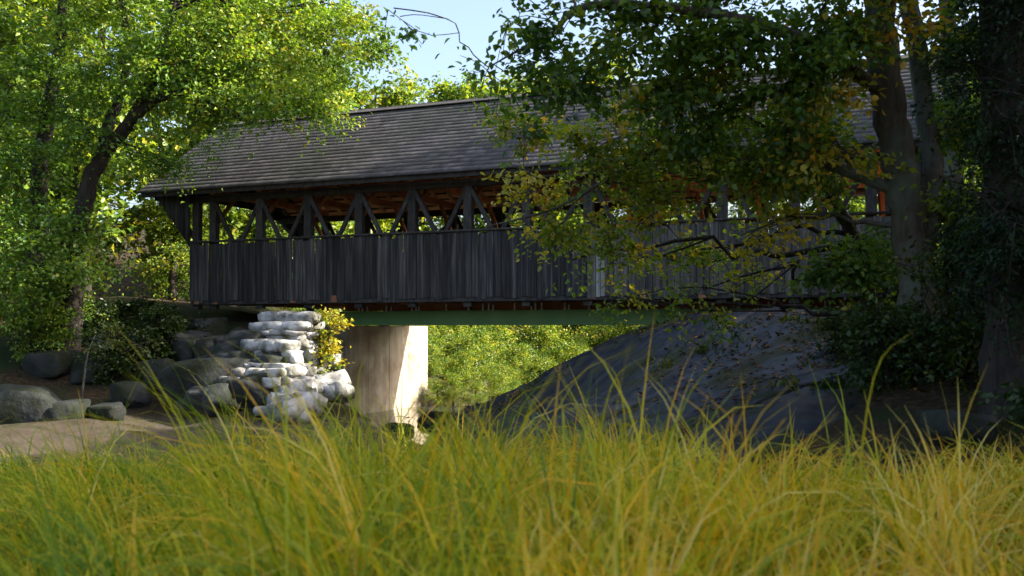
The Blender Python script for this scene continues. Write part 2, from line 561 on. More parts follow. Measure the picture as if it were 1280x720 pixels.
lay = yr_ * .55 + 1.1 * vnoise(x, y, 3.0, 8) + .35 * vnoise(x, y, .9, 9)
fr = lay - np.floor(lay)
strata = (np.clip(fr / .12, 0, 1) - fr) * .05 * (1 + vnoise(x, y, 1.4, 21))            # sheet joints: a short riser, then a long back slope
crack = -np.clip(.10 - np.abs(vnoise(xr_ * .55, yr_ * 1.6, 1.1, 12)), 0, 1) * 1.3
step = strata + crack + .06 * vnoise(x, y, 1.1, 6) + .04 * vnoise(x, y, .45, 7) + .02 * vnoise(x, y, .2, 13)
RZ = RZ + step - .08
edge = np.minimum.reduce([x + 2.8, 8.6 - x, y - 10.5, 28.5 - y])
RZ -= np.clip(1.2 - edge, 0, 2) * 1.2
i, j = np.meshgrid(np.arange(259), np.arange(319))
q = (j * 260 + i).ravel()
ledge = obj('rock_ledge', mesh_np('rock_ledge', np.stack([x, y, RZ], 1), np.stack([q, q + 1, q + 261, q + 260], 1), M['ledge'], True))
tag(ledge, 'huge sloping dark bedrock ledge with moss and leaf litter below the bridge', 'rock')

# ------------------------------------------------------------------ covered bridge (own frame: x along, y across away from us, z up)
RNG = random.Random(4)
bridge = empty('covered_bridge', (-11.96, 32.0, 0), math.radians(-22.95))
tag(bridge, 'weathered wooden covered bridge with grey shingled roof and open truss sides', 'bridge')
LEN, EAVE_Z, RIDGE_Z, HALF = 24.2, 7.25, 10.08, 3.98


def baked_box(name, x0, x1, y0, y1, z0, z1, mat, parent):
    v = [(x0, y0, z0), (x1, y0, z0), (x1, y1, z0), (x0, y1, z0), (x0, y0, z1), (x1, y0, z1), (x1, y1, z1), (x0, y1, z1)]
    return obj(name, mesh_np(name, v, BOXF, mat), parent)



WL0, WL1 = 1.5, 22.7
# siding boards, each its own
for side, wpl in ((0, .6), (1, 2 * HALF - .6)):
    s = -1 if side == 0 else 1
    wall = baked_box('side_wall', WL0, WL1, wpl - s * .02 - .08, wpl - s * .02 + .08, 5.57, 5.63, M['timber'], bridge)   # the capping rail carries the boards
    t = WL0
    k = 0
    sizes = [.17, .195, .215, .24, .26]
    while t < WL1 - .05:
        wd = RNG.choice(sizes)
        wd = min(wd, WL1 - t)
        hgt = 1.86
        drop = RNG.choice([0, 0, .02, .03, .05, .08]) + (.05 if RNG.random() < .08 else 0)
        pale = side == 0 and 14.95 < t < 15.35
        if pale: wd = .13
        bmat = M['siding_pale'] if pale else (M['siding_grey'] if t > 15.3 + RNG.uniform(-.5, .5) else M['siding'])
        me = box_mesh('plank', wd - .012, .028, hgt, bmat, .004)
        o = obj('plank', me, wall, (t + wd / 2, wpl + RNG.uniform(-.008, .008), 3.7 + hgt / 2 - drop + .02),
                (RNG.uniform(-.004, .004), RNG.uniform(-.004, .004), RNG.uniform(-.03, .03)))
        t += wd
        k += 1
    beam('nailing_rail', (WL0, wpl - s * .06, 4.9), (WL1, wpl - s * .06, 4.9), .12, .07, M['timber'], wall)
    beam('nailing_rail', (WL0, wpl - s * .06, 4.0), (WL1, wpl - s * .06, 4.0), .12, .07, M['timber'], wall)
# trusses
posts = [1.62] + [2.3 + 1.8 * k for k in range(12)] + [22.55]
for side in (0, 1):
    s = 1 if side == 0 else -1
    w0 = (.6 + .22) if side == 0 else (2 * HALF - .82)
    truss = baked_box('truss', .15, LEN - .15, w0 - .11, w0 + .11, 6.88, 7.08, M['timber'], bridge)   # top chord carries posts and braces
    for t in posts:
        beam('post', (t, w0, 3.45), (t, w0, 6.9), .26, .2, M['timber'], truss)
    for dy in (-.15, .15):
        beam('lower_chord', (WL0, w0 + dy, 3.72), (WL1, w0 + dy, 3.72), .26, .1, M['timber'], truss)
    for a, b in zip(posts[1:-2], posts[2:-1]):
        m_ = (a + b) / 2
        beam('brace', (a + .08, w0 - s * .05, 6.85), (b - .08, w0 - s * .05, 3.9), .13, .09, M['timber'], truss)
        beam('counter_brace', (a + .08, w0 + s * .06, 3.9), (b - .08, w0 + s * .06, 6.85), .13, .09, M['timber'], truss)
    # stubs over the portals
    beam('portal_brace', (.35, w0, 6.85), (1.6, w0, 5.7), .14, .14, M['timber'], truss)
    beam('portal_brace', (LEN - .35, w0, 6.85), (LEN - 1.6, w0, 5.7), .14, .14, M['timber'], truss)
    # slanting boards of the projecting portals, each cut to the slope
    wpl = .6 if side == 0 else 2 * HALF - .6
    for end in (0, 1):
        for k in range(7):
            ta = .12 + k * .2
            za = 7.15 - (7.15 - 5.55) * (k + .0) / 6.5
            zb = 7.15 - (7.15 - 5.55) * (k + 1.0) / 6.5
            xa, xb = ta, ta + .192
            if end: xa, xb = LEN - xa, LEN - xb
            v = []
            for yy in (wpl - .012, wpl + .012):
                v += [(xa, yy, 7.2), (xb, yy, 7.2), (xb, yy, zb), (xa, yy, za)]
            obj('portal_board', mesh_np('portal_board', v, BOXF, M['siding']), bridge)
# gables
for end in (0, 1):
    tx = .14 if end == 0 else LEN - .14
    for k in range(32):
        w = .5 + k * (2 * HALF - 1.0) / 32
        wd = (2 * HALF - 1.0) / 32
        zt = EAVE_Z + (HALF - abs(w + wd / 2 - HALF)) / HALF * (RIDGE_Z - EAVE_Z) - .12
        zb = 7.0 if abs(w + wd / 2 - HALF) > 2.5 else 7.25
        if zt - zb < .08: continue
        obj('gable_board', box_mesh('gable_board', .026, wd - .008, zt - zb, M['siding'], .004), bridge, (tx, w + wd / 2, (zt + zb) / 2))
# ties, knee braces, floor
for t in posts[1:-1]:
    beam('tie_beam', (t, .7, 7.0 + .2), (t, 2 * HALF - .7, 7.2), .18, .2, M['floorwood'], bridge, up=(0, 0, 1))
    for s, a in ((1, .95), (-1, 2 * HALF - .95)):
        beam('knee_brace', (t, a, 6.2), (t, a + s * .9, 7.12), .12, .12, M['floorwood'], bridge, up=(1, 0, 0))
for k in range(106):
    t = WL0 + .1 + k * .2
    obj('floor_plank', box_mesh('floor_plank', .19, 2 * HALF - 2.1, .06, M['floorwood'], .004), bridge, (t, HALF, 3.93))
for k in range(29):
    t = WL0 + .25 + k * .74
    obj('floor_beam', box_mesh('floor_beam', .2, 2 * HALF - 1.3, .22, M['floorwood']), bridge, (t, HALF + RNG.uniform(-.06, .06), 3.72))
for w in (1.05, 1.75, 2 * HALF - 1.75, 2 * HALF - 1.05):
    beam('stringer', (WL0, w, 3.82), (WL1, w, 3.82), .14, .16, M['floorwood'], bridge)
beam('edge_timber', (WL0 + 3.2, 1.3, 3.68), (WL1, 1.3, 3.68), .12, .2, M['floorwood'], bridge)
# roof: rafters, skip boards, shingle courses
SL = math.hypot(HALF, RIDGE_Z - EAVE_Z)
pit = math.atan2(RIDGE_Z - EAVE_Z, HALF)
for side in (0, 1):
    def RPt(t, s, h):  # point at slope distance s up from the eave and h above the roof plane
        y = s * math.cos(pit) - h * math.sin(pit)
        z = EAVE_Z + s * math.sin(pit) + h * math.cos(pit)
        return (t, y if side == 0 else 2 * HALF - y, z)
    v = [RPt(t_, s_, h_) for h_ in (-.052, -.035) for (t_, s_) in ((.0, -.06), (LEN, -.06), (LEN, SL), (.0, SL))]
    roof = obj('roof_slope', mesh_np('roof_slope', v, BOXF if side == 0 else BOXF[:, ::-1], M['timber']), bridge)
    for k in range(40):
        t = .2 + k * (LEN - .4) / 39
        beam('rafter', RPt(t, .05, -.17), RPt(t, SL - .04, -.17), .09, .14, M['redwood'] if 1 < k < 38 else M['timber'], roof, up=(0, 0, 1))
    for k in range(16):
        s = .12 + k * .305
        p = RPt(LEN / 2, s, -.072)
        o = obj('roof_board', box_mesh('roof_board', LEN - .1, .205, .028, M['redwood'], .004), roof, p, (pit if side == 0 else -pit, 0, 0))
    beam('fascia', RPt(.02, -.02, -.14), RPt(LEN - .02, -.02, -.14), .17, .03, M['timber'], roof)
    for tt in (.0, LEN):
        beam('rake_board', RPt(tt, -.02, -.13), RPt(tt, SL, -.13), .04, .2, M['timber'], roof, up=(0, 0, 1))
    ncr = 20
    ex = (SL + .10) / ncr
    for k in range(ncr):
        rr = np.random.default_rng(100 + k + side * 50)
        s0, s1 = -.10 + k * ex, -.10 + (k + 1) * ex + .05
        V, F, TI = [], [], []
        t = -.06 - (0.15 if k % 2 else 0)
        while t < LEN + .06:
            a, b_ = max(t, -.06), min(t + .30, LEN + .06)
            t += .305
            if b_ - a < .03: continue
            dz, ds = rr.uniform(0, .004), rr.uniform(-.006, .012)
            n0 = len(V)
            for (tt, ss, hh) in ((a, s0 + ds, .005 + dz), (b_, s0 + ds, .005 + dz), (b_, s1, -.002), (a, s1, -.002), (a, s0 + ds, -.03), (b_, s0 + ds, -.03)):
                V.append(RPt(tt, ss, hh))
            f = [[0, 1, 2, 3], [4, 5, 1, 0]]
            if side: f = [x_[::-1] for x_ in f]
            F += [[v + n0 for v in x_] for x_ in f]
            TI += [rr.uniform(0, 1)] * 2
        obj('shingle_course', mesh_np('shingle_course', V, F, M['shingle'], False, TI), roof)
beam('ridge_cap', (-.06, HALF - .08, RIDGE_Z + .03), (LEN + .06, HALF - .08, RIDGE_Z + .03), .24, .03, M['shingle'], bridge, up=(0, -math.sin(pit), math.cos(pit)))
beam('ridge_cap', (-.06, HALF + .08, RIDGE_Z + .032), (LEN + .06, HALF + .08, RIDGE_Z + .032), .24, .03, M['shingle'], bridge, up=(0, math.sin(pit), math.cos(pit)))

# green steel girders under the floor, with pale bolts standing on the flange
for w, lab in ((3.0, 'long green steel girder with pale bolts under the side facing the grass'), (5.6, 'green steel girder under the bridge side away from the grass')):
    gd = empty('steel_girder', bridge.matrix_basis @ Vector((0, 0, 0)), math.radians(-22.95))
    gd.location = (-11.96, 32.0, 0)
    tag(gd, lab, 'girder', 'girders under the bridge')
    t0, t1 = 5.6, 22.8
    for nm, a, b_, z in (('upper_flange', .03, .30, 3.375), ('lower_flange', .03, .30, 2.965)):
        beam(nm, (t0, w, z), (t1, w, z), a, b_, M['green_steel'], gd, c=.004)
    beam('web', (t0, w, 3.17), (t1, w, 3.17), .38, .03, M['green_steel'], gd, c=.003)
    beam('bearing_timber', (t0 + .1, w + .06, 3.50), (t1, w + .06, 3.50), .20, .14, M['floorwood'], gd, c=.01)
    if w < 3.5:
        ang = np.linspace(0, 2 * np.pi, 6, endpoint=False)
        v = [(math.cos(a) * .026, math.sin(a) * .026, z) for z in (0, .19) for a in ang] + [(math.cos(a) * .045, math.sin(a) * .045, z) for z in (.0, .035) for a in ang]
        fq = [[k, (k + 1) % 6, 6 + (k + 1) % 6, 6 + k] for k in range(6)] + [[12 + k, 12 + (k + 1) % 6, 18 + (k + 1) % 6, 18 + k] for k in range(6)]
        bm_ = mesh_np('bolt', v, fq, M['galv'])
        rb = random.Random(9)
        tt = t0 + .8
        while tt < t1 - .3:
            for q_ in range(rb.choice([1, 2, 2, 3])):
                obj('bolt', bm_, gd, (tt, w - .12, 3.389), scale=(1, 1, rb.uniform(.75, 1.15)))
                tt += rb.uniform(.1, .22)
            tt += rb.uniform(.25, .75)

# concrete abutment
ab = empty('concrete_abutment', (-11.96, 32.0, 0), math.radians(-22.95))
tag(ab, 'pale concrete abutment block carrying the green girders', 'abutment')
obj('wall', box_mesh('wall', 1.0, 5.7, 3.4, M['concrete'], .025), ab, (5.45, 5.65, 1.23))
for zz in (.75, 1.5, 2.25):      # form joints left by the shuttering
    obj('form_joint', box_mesh('form_joint', 1.012, 5.712, .018, M['concrete'], .003), ab, (5.45, 5.65, zz))
for w in (4.2, 5.6, 7.0):
    obj('form_joint', box_mesh('form_joint', .012, .016, 3.0, M['concrete'], .002), ab, (5.955, w, 1.3))
for w in (3.0, 5.6):
    obj('bearing_pad', box_mesh('bearing_pad', .3, .34, .05, M['galv'], .006), ab, (5.75, w, 2.94))


# ------------------------------------------------------------------ stones
def stone_mesh(name, seed, mat, block=.6, n=5):
    rng = np.random.default_rng(seed)
    V, F = [], []
    g = np.linspace(-1, 1, n)
    ids = {}
    def vid(p):
        key = tuple(np.round(p, 4))
        if key not in ids:
            ids[key] = len(V); V.append(p)
        return ids[key]
    for a in range(3):
        b_, c_ = [(1, 2), (2, 0), (0, 1)][a]
        for s in (-1, 1):
            for i_ in range(n - 1):
                for j_ in range(n - 1):
                    q_ = []
                    for (u, v) in ((i_, j_), (i_ + 1, j_), (i_ + 1, j_ + 1), (i_, j_ + 1)):
                        p_ = np.zeros(3); p_[a] = s; p_[b_] = g[u]; p_[c_] = g[v]
                        q_.append(vid(p_))
                    F.append(q_ if s > 0 else q_[::-1])
    V = np.array(V)
    sph = V / np.linalg.norm(V, axis=1)[:, None]
    V = V * block + sph * (1 - block) * 1.15
    for k in range(9):   # facet cuts
        nrm = rng.normal(size=3); nrm /= np.linalg.norm(nrm)
        d = rng.uniform(1.0, 1.4) if block > .9 else rng.uniform(.82, 1.15)
        ex_ = np.clip(V @ nrm - d, 0, None)
        V = V - ex_[:, None] * nrm[None]
    V += rng.normal(size=V.shape) * (.018 if block > .9 else .022)
    return mesh_np(name, V, F, mat, False)


STONES = [stone_mesh('stone', 20 + k, M['stone'], 1.0, 4) for k in range(8)]
BOULD = [stone_mesh('boulder', 60 + k, M['rock_dark'], .8, 7) for k in range(8)]
rs = random.Random(12)
# dry-laid stone wing: face towards the river, from the abutment out to its low nose
wing = empty('stone_wing_wall', (-5.3, 26.0, 0))
tag(wing, 'dry-laid wing wall of pale granite blocks beside the concrete abutment', 'wall')
A0, A1 = np.array([-5.85, 25.0]), np.array([-5.12, 26.35])     # foot of the face: nose, root
fd = (A1 - A0) / np.linalg.norm(A1 - A0)
fn = np.array([fd[1], -fd[0]])
flen = np.linalg.norm(A1 - A0)


def put_stone(parent, x, y, z, sx, sy, sz, rz, meshes=STONES, name='stone', tilt=.12):
    o = obj(name, rs.choice(meshes), parent, (x - parent.location.x, y - parent.location.y, z - parent.location.z),
            (rs.uniform(-tilt, tilt), rs.uniform(-tilt, tilt), rz), (sx, sy, sz))
    return o


z = .0
frz = math.atan2(fd[1], fd[0])
row = 0
while z < 3.35:
    h = rs.choice([.14, .18, .23, .28, .34])
    s = -.15 + rs.uniform(-.15, .1)
    while s < flen - .05:
        L = min(rs.choice([.22, .3, .4, .5, .65]), 2.3 * h + .06)
        top = 1.65 + max(0, (s + L / 2)) / flen * 1.6
        if z + h * .5 < top:
            for lay in range(3):
                off = -lay * .55 - .16 * z + rs.uniform(-.12, .09)
                p_ = A0 + fd * (s + L / 2) + fn * off
                put_stone(wing, p_[0], p_[1], z + h / 2, L * .55, .36, h * .60, frz + rs.uniform(-.25, .25), tilt=.10)
        s += L
    z += h * .94
    row += 1
# tumbled stones on the side away from the river (shade put in by dark meshes)
for k in range(95):
    s = rs.uniform(.1, 2.8)
    x_, y_ = A0[0] - s * .85 + rs.uniform(-.2, .5), A0[1] + .25 + rs.uniform(0, 1.0) * (1.0 + s)
    r_ = rs.uniform(.18, .62)
    put_stone(wing, x_, y_, T(x_, y_) + r_ * .18, r_ * 1.25, r_ * .9, r_ * .65, rs.uniform(0, 3), BOULD, tilt=.3)
# rubble at the foot
for k in range(40):
    s = rs.uniform(-.5, flen + .9)
    p_ = A0 + fd * s + fn * rs.uniform(-.1, .8)
    r_ = rs.uniform(.14, .42)
    put_stone(wing, p_[0], p_[1], max(T(p_[0], p_[1]), 0) + r_ * .35, r_ * 1.3, r_, r_ * .7, rs.uniform(0, 3), tilt=.3)

# boulders of the shaded left bank and the river edge, each its own
BL = [  # px, py (centre), distance, half sizes, label
    (262, 478, 26.3, (1.25, .8, .62), 'broad grey slab boulder leaning at the foot of the left bank'),
    (268, 430, 28.3, (.55, .5, .42), 'rounded mossy boulder perched above the broad grey slab'),
    (232, 412, 29.0, (.6, .5, .5), 'dark angular boulder under the corner of the board siding'),
    (205, 455, 27.6, (.55, .5, .45), 'dark mossy boulder left of the broad grey slab'),
    (28, 478, 25.0, (1.15, .8, .55), 'large pale-topped boulder on the left bank below the pale shrub'),
    (80, 502, 24.6, (.55, .45, .28), 'low flat boulder next to the large pale-topped boulder'),
    (135, 508, 24.8, (.42, .35, .24), 'small pinkish flat boulder at the gravel edge'),
    (165, 470, 26.6, (.5, .45, .38), 'dark boulder in the shade beneath the thin sapling'),
    (322, 508, 25.6, (.45, .4, .24), 'small grey boulder at the nose of the stone wing wall'),
    (118, 446, 28.2, (.6, .5, .4), 'dark boulder half buried in the bank behind the sapling'),
    (60, 440, 28.4, (.7, .5, .45), 'dark boulder under the pale shrub of the left bank'),
    (300, 455, 27.6, (.6, .5, .5), 'blocky dark boulder against the shaded side of the wing wall'),
    (180, 430, 29.2, (.6, .5, .45), 'shaded boulder high on the bank left of the bridge siding'),
    (255, 395, 30.2, (.7, .5, .4), 'flat footing stone directly under the left end of the siding'),
]
for k, (px, py, Y, sz, lab) in enumerate(BL):
    p_ = W(px, py, Y)
    zt = T(p_[0], p_[1])
    p_[2] = min(max(p_[2], zt - .1), zt + sz[2] * .55)
    o = obj('boulder', BOULD[k % 8], None, tuple(p_), (rs.uniform(-.15, .15), rs.uniform(-.15, .15), rs.uniform(-.5, .5)), sz)
    tag(o, lab, 'boulder', 'boulders on the left bank')
for k, (px, Y, s_, lab) in enumerate([(500, 27.5, .35, 'small stone lying at the foot of the concrete abutment'), (545, 30, .4, 'rounded river stone beside the foot of the ledge'),
                                      (470, 25.8, .28, 'flat river stone in front of the pale wing wall'), (1190, 10.5, .3, 'low brown boulder in the leaf litter on the right bank')]):
    X = (px - 640) / FPX * Y
    o = obj('boulder', BOULD[(k + 3) % 8], None, (X, Y, T(X, Y) + s_ * .3), (.1, -.1, k), (s_ * 1.2, s_, s_ * .7))
    tag(o, lab, 'boulder')


# ------------------------------------------------------------------ trees
def leaves(rng, pos, dirs, size, fold=.25, broad=.33, six=False, up=.8):
    """leaf blades: pos (N,3) base, dirs (N,3) unit; returns verts, faces (N*2 quads or N*2 tris)"""
    n = len(pos)
    nr = rng.normal(size=(n, 3)) * (1 - up * .55) + np.array([0, 0, up])
    side = np.cross(dirs, nr)
    side /= np.linalg.norm(side, axis=1)[:, None] + 1e-9
    nrm = np.cross(side, dirs)
    L = (size * rng.uniform(.65, 1.25, n))[:, None]
    wv = L * broad
    f = L * fold * rng.uniform(.2, 1, (n, 1))
    b = pos
    tip = pos + dirs * L - nrm * L * .12
    if six:
        l1 = pos + dirs * L * .28 + side * wv + nrm * f * .5
        l2 = pos + dirs * L * .68 + side * wv * .72 + nrm * f * .35
        r1 = pos + dirs * L * .28 - side * wv + nrm * f * .5
        r2 = pos + dirs * L * .68 - side * wv * .72 + nrm * f * .35
        V = np.stack([b, l1, l2, tip, r2, r1], 1).reshape(-1, 3)
        o = np.arange(n)[:, None] * 6
        F = np.concatenate([o + np.array([[0, 3, 2, 1]]), o + np.array([[0, 5, 4, 3]])], 1).reshape(-1, 4)
    else:
        l1 = pos + dirs * L * .45 + side * wv + nrm * f
        r1 = pos + dirs * L * .45 - side * wv + nrm * f
        V = np.stack([b, l1, tip, r1], 1).reshape(-1, 3)
        o = np.arange(n)[:, None] * 4
        F = np.concatenate([o + np.array([[0, 2, 1]]), o + np.array([[0, 3, 2]])], 1).reshape(-1, 3)
    return V, F


def grow(seed, stems, lobes, leaf_size=.1, per_twig=26, twig_len=.8, six=False, spread=.22, droop=.25, up=.8, limb_r=.06, broad=.33):
    """stems: list of (ctrl rows x,y,z,r); lobes: (centre, radii, twigs, tint mean, tint spread).
    returns (trunk mesh data, branch mesh data, leaf data, tints)"""
    rng = np.random.default_rng(seed)
    tp, bp = [], []
    allp = []
    for st in stems:
        sp = smooth_path(st, max(8, len(st) * 5))
        sp[:, 3] = np.maximum(sp[:, 3], .004)
        sp[1:, :3] += rng.normal(size=(len(sp) - 1, 3)) * sp[1:, 3:4] * .12
        tp.append((sp[:, :3], sp[:, 3]))
        allp.append(sp)
    allp = np.concatenate(allp)
    LP, LD, LT = [], [], []
    for (c, r, ntw, tm, ts) in lobes:
        c = np.asarray(c, float); r = np.asarray(r, float)
        d = np.linalg.norm(allp[:, :3] - c, axis=1) + 1.5 * np.clip(allp[:, 2] - c[2] - .2, 0, None)
        a = allp[np.argmin(d + rng.uniform(0, .4, len(d)))]
        L = np.linalg.norm(c - a[:3])
        mid = (a[:3] + c) / 2 + np.array([0, 0, .12 * L]) + rng.normal(size=3) * .07 * L
        q1 = a[:3] * .7 + c * .3 + np.array([0, 0, .07 * L]) + rng.normal(size=3) * .05 * L
        r0 = min(a[3] * .55, limb_r * (0.5 + .14 * L))
        limb = smooth_path(np.array([[*a[:3], r0], [*q1, r0 * .8], [*mid, r0 * .58], [*c, r0 * .3]]), 11)
        limb[2:-1, :3] += rng.normal(size=(8, 3)) * .02 * L
        bp.append((limb[:, :3], np.maximum(limb[:, 3], .008)))
        # sub-limbs give the clumps
        nsub = max(2, int(ntw / 9))
        subs = []
        for _ in range(nsub):
            v = rng.normal(size=3); v /= np.linalg.norm(v)
            tgt = c + v * r * rng.uniform(.35, .95) ** .6
            st = limb[rng.integers(5, 11), :3]
            m_ = (st + tgt) / 2 + rng.normal(size=3) * .12 * np.linalg.norm(tgt - st)
            sp = smooth_path(np.array([[*st, r0 * .35], [*m_, r0 * .22], [*tgt, .006]]), 6)
            bp.append((sp[:, :3], np.maximum(sp[:, 3], .005)))
            subs.append(sp)
        for _ in range(ntw):
            sp = subs[rng.integers(nsub)]
            st = sp[rng.integers(2, 6), :3]
            v = rng.normal(size=3) * np.array([1, 1, .55]); v /= np.linalg.norm(v)
            out = (st - c) / (np.linalg.norm(st - c) + 1e-6)
            v = v + out * .6 + np.array([0, 0, -droop * .3]); v /= np.linalg.norm(v)
            tl = twig_len * rng.uniform(.5, 1.2)
            e = st + v * tl + np.array([0, 0, -droop * tl * .5])
            m_ = (st + e) / 2 + np.array([0, 0, .08 * tl])
            bp.append((np.array([st, m_, e]), np.array([.008, .005, .003])))
            k = max(3, int(per_twig * rng.uniform(.6, 1.3)))
            s = rng.uniform(.2, 1.05, k)[:, None]
            base = st * (1 - s) ** 2 + 2 * s * (1 - s) * m_ + s * s * e
            jit = rng.normal(size=(k, 3)) * np.array([1, 1, .5]) * spread * tl
            ld = v[None] * .7 + rng.normal(size=(k, 3)) * np.array([.9, .9, .5]) + np.array([0, 0, -droop])
            ld /= np.linalg.norm(ld, axis=1)[:, None]
            LP.append(base + jit); LD.append(ld)
            LT.append(np.clip(tm + rng.normal() * ts + rng.normal(size=k) * ts * .6, 0, 1))
    LP, LD, LT = np.concatenate(LP), np.concatenate(LD), np.concatenate(LT)
    V, F = leaves(rng, LP, LD, leaf_size, six=six, up=up, broad=broad)
    return tube(tp, 9), tube(bp, 4), (V, F), np.repeat(LT, 2)


def tree(name, label, cat, base, data, bark, lmat, group=None, parts=('trunk', 'branches', 'crown')):
    root = empty(name, tuple(base))
    tag(root, label, cat, group)
    off = np.asarray(base, float)
    (tv, tf), (bv, bf), (lv, lf), tint = data
    obj(parts[0], mesh_np(parts[0], tv - off, tf, bark, True), root)
    obj(parts[1], mesh_np(parts[1], bv - off, bf, bark, True), root)
    tag(obj(parts[2], mesh_np(parts[2], lv - off, lf, lmat, False, tint), root), kind='stuff')
    return root


def S(pts):
    """stem control rows from (px, py, Y, radius)"""
    return np.array([[*W(px, py, Y), r] for px, py, Y, r in pts])


def sink(st, d=.5):
    """let the first row stand on the ground, rooted a little below it"""
    st[0, 2] = T(st[0, 0], st[0, 1]) - .15
    return st


# --- the double-stemmed maple on the right
mA = sink(S([(1158, 425, 13.5, .32), (1150, 385, 13.5, .25), (1140, 300, 13.5, .235), (1122, 190, 13.4, .225), (1106, 90, 13.3, .22), (1094, -40, 13.2, .19), (1080, -260, 13.0, .15), (1060, -520, 12.8, .07)]))
mB = S([(1152, 330, 13.5, .16), (1166, 240, 13.6, .14), (1160, 160, 13.7, .13), (1145, 60, 13.8, .125), (1134, -60, 13.9, .13), (1150, -300, 14, .08)])


def lb(px, py, Y, rx, ry, tw, tm=.35, ts=.14, rd=None):
    k = Y / FPX
    return (W(px, py, Y), (rx * k, rd if rd else max(.6, rx * k * .9), ry * k), tw, tm, ts)


maple_lobes = [
    lb(655, 180, 15.5, 55, 45, 30, 0.54), lb(730, 200, 15, 80, 60, 40, 0.54), lb(700, 258, 15.5, 70, 34, 21, 0.60), lb(640, 240, 15.5, 35, 30, 9, 0.76, .08),
    lb(800, 165, 14.5, 90, 65, 49, 0.50), lb(790, 256, 15, 85, 42, 26, 0.56), lb(765, 330, 15.5, 45, 26, 10, 0.60), lb(870, 228, 14.5, 80, 44, 49, 0.56),
    lb(880, 130, 14, 90, 60, 70, 0.33), lb(960, 200, 13.8, 75, 45, 42, 0.50), lb(850, 300, 15, 40, 20, 7, 0.68), lb(925, 294, 14.5, 48, 12, 15, 0.80, .06),
    lb(990, 120, 13.3, 80, 70, 70, 0.31), lb(1000, 60, 12.8, 90, 60, 87, 0.29), lb(1030, 110, 13, 36, 25, 15, 0.82, .07), lb(1090, 8, 12.4, 60, 20, 23, 0.82, .08),
    lb(900, 40, 13, 90, 55, 80, 0.29), lb(820, 80, 13.2, 60, 50, 59, 0.31), lb(830, 35, 12.8, 70, 35, 45, 0.40), lb(1050, 205, 14.6, 50, 40, 40, 0.44), lb(1040, 165, 13.2, 50, 20, 12, 0.78, .08),
    lb(880, 105, 13.4, 45, 15, 12, 0.80, .07), lb(745, 118, 14, 20, 15, 4, 0.88, .05),
    lb(1205, 150, 14.4, 50, 60, 59, 0.31), lb(1210, 40, 13.6, 55, 60, 70, 0.35), lb(1225, 240, 13.2, 50, 60, 34, 0.42), lb(1050, -50, 12.6, 160, 60, 63, 0.35, rd=1.8), lb(900, -60, 13, 130, 50, 43, 0.35, rd=1.6),
    lb(1200, -80, 13, 150, 80, 54, 0.35, rd=2.2), lb(1080, -260, 13, 260, 140, 70, 0.35, rd=3.0), lb(900, -200, 13, 200, 100, 39, 0.35, rd=2.4),
    # the spray of leaves against the sky
    lb(705, 40, 12, 50, 35, 16, .18), lb(665, 82, 12, 40, 22, 12, .15), lb(640, 20, 12, 28, 14, 4, .15), lb(615, 100, 12.3, 24, 8, 5, .15), lb(740, 105, 12.6, 55, 30, 18, .2),
    lb(775, 40, 12.4, 45, 40, 20, .25), lb(695, 128, 13, 55, 18, 14, .25), lb(492, 10, 11.8, 10, 25, 3, .15), lb(720, -30, 12, 70, 20, 10, .2)]
mC = S([(1130, 245, 13.4, .085), (1040, 207, 13.6, .075), (960, 190, 14, .065), (880, 185, 14.4, .055), (826, 187, 14.7, .045), (760, 224, 15, .032), (690, 262, 15.3, .022), (605, 284, 15.6, .010)])
mD = S([(826, 187, 14.7, .035), (870, 150, 14.4, .028), (915, 114, 14.2, .02), (950, 70, 14, .01)])
mE = S([(1112, 120, 13.3, .10), (980, 40, 12.8, .08), (840, 10, 12.4, .06), (730, 8, 12.1, .045), (690, 42, 12.1, .03), (650, 62, 12.2, .018), (610, 84, 12.3, .008)])
data = grow(31, [mA, mB, mC, mD, mE], maple_lobes, leaf_size=.105, per_twig=24, twig_len=.62, six=True, spread=.24, droop=.3, limb_r=.05)
tree('maple_tree', 'tall double-stemmed maple with green and orange leaves hanging over the bridge', 'tree', mA[0, :3], data, M['bark'], M['leaf_r'])

# --- smaller leaning tree beside it
lA = sink(S([(1100, 400, 15.5, .14), (1078, 330, 15.5, .12), (1055, 275, 15.4, .105), (1030, 228, 15.2, .09), (990, 180, 15, .065), (930, 145, 14.8, .04)]))
ll = [lb(1060, 335, 15, 35, 30, 26, .3), lb(1020, 352, 14.5, 32, 16, 14, .42), lb(1075, 310, 14.5, 45, 40, 50, .22), lb(960, 165, 15, 60, 30, 40, .4), lb(985, 225, 15.5, 50, 12, 14, .48), lb(840, 325, 16.5, 50, 30, 20, .5), lb(780, 370, 17, 50, 16, 14, .5), lb(715, 325, 16.5, 35, 35, 14, .5),
      lb(880, 362, 16.5, 40, 14, 10, .55)]
data = grow(32, [lA], ll, leaf_size=.10, per_twig=24, twig_len=.6, six=True, spread=.25, droop=.35, limb_r=.05)
tree('leaning_tree', 'slender dark tree leaning left in front of the board siding', 'tree', lA[0, :3], data, M['bark_dark'], M['leaf_r'])

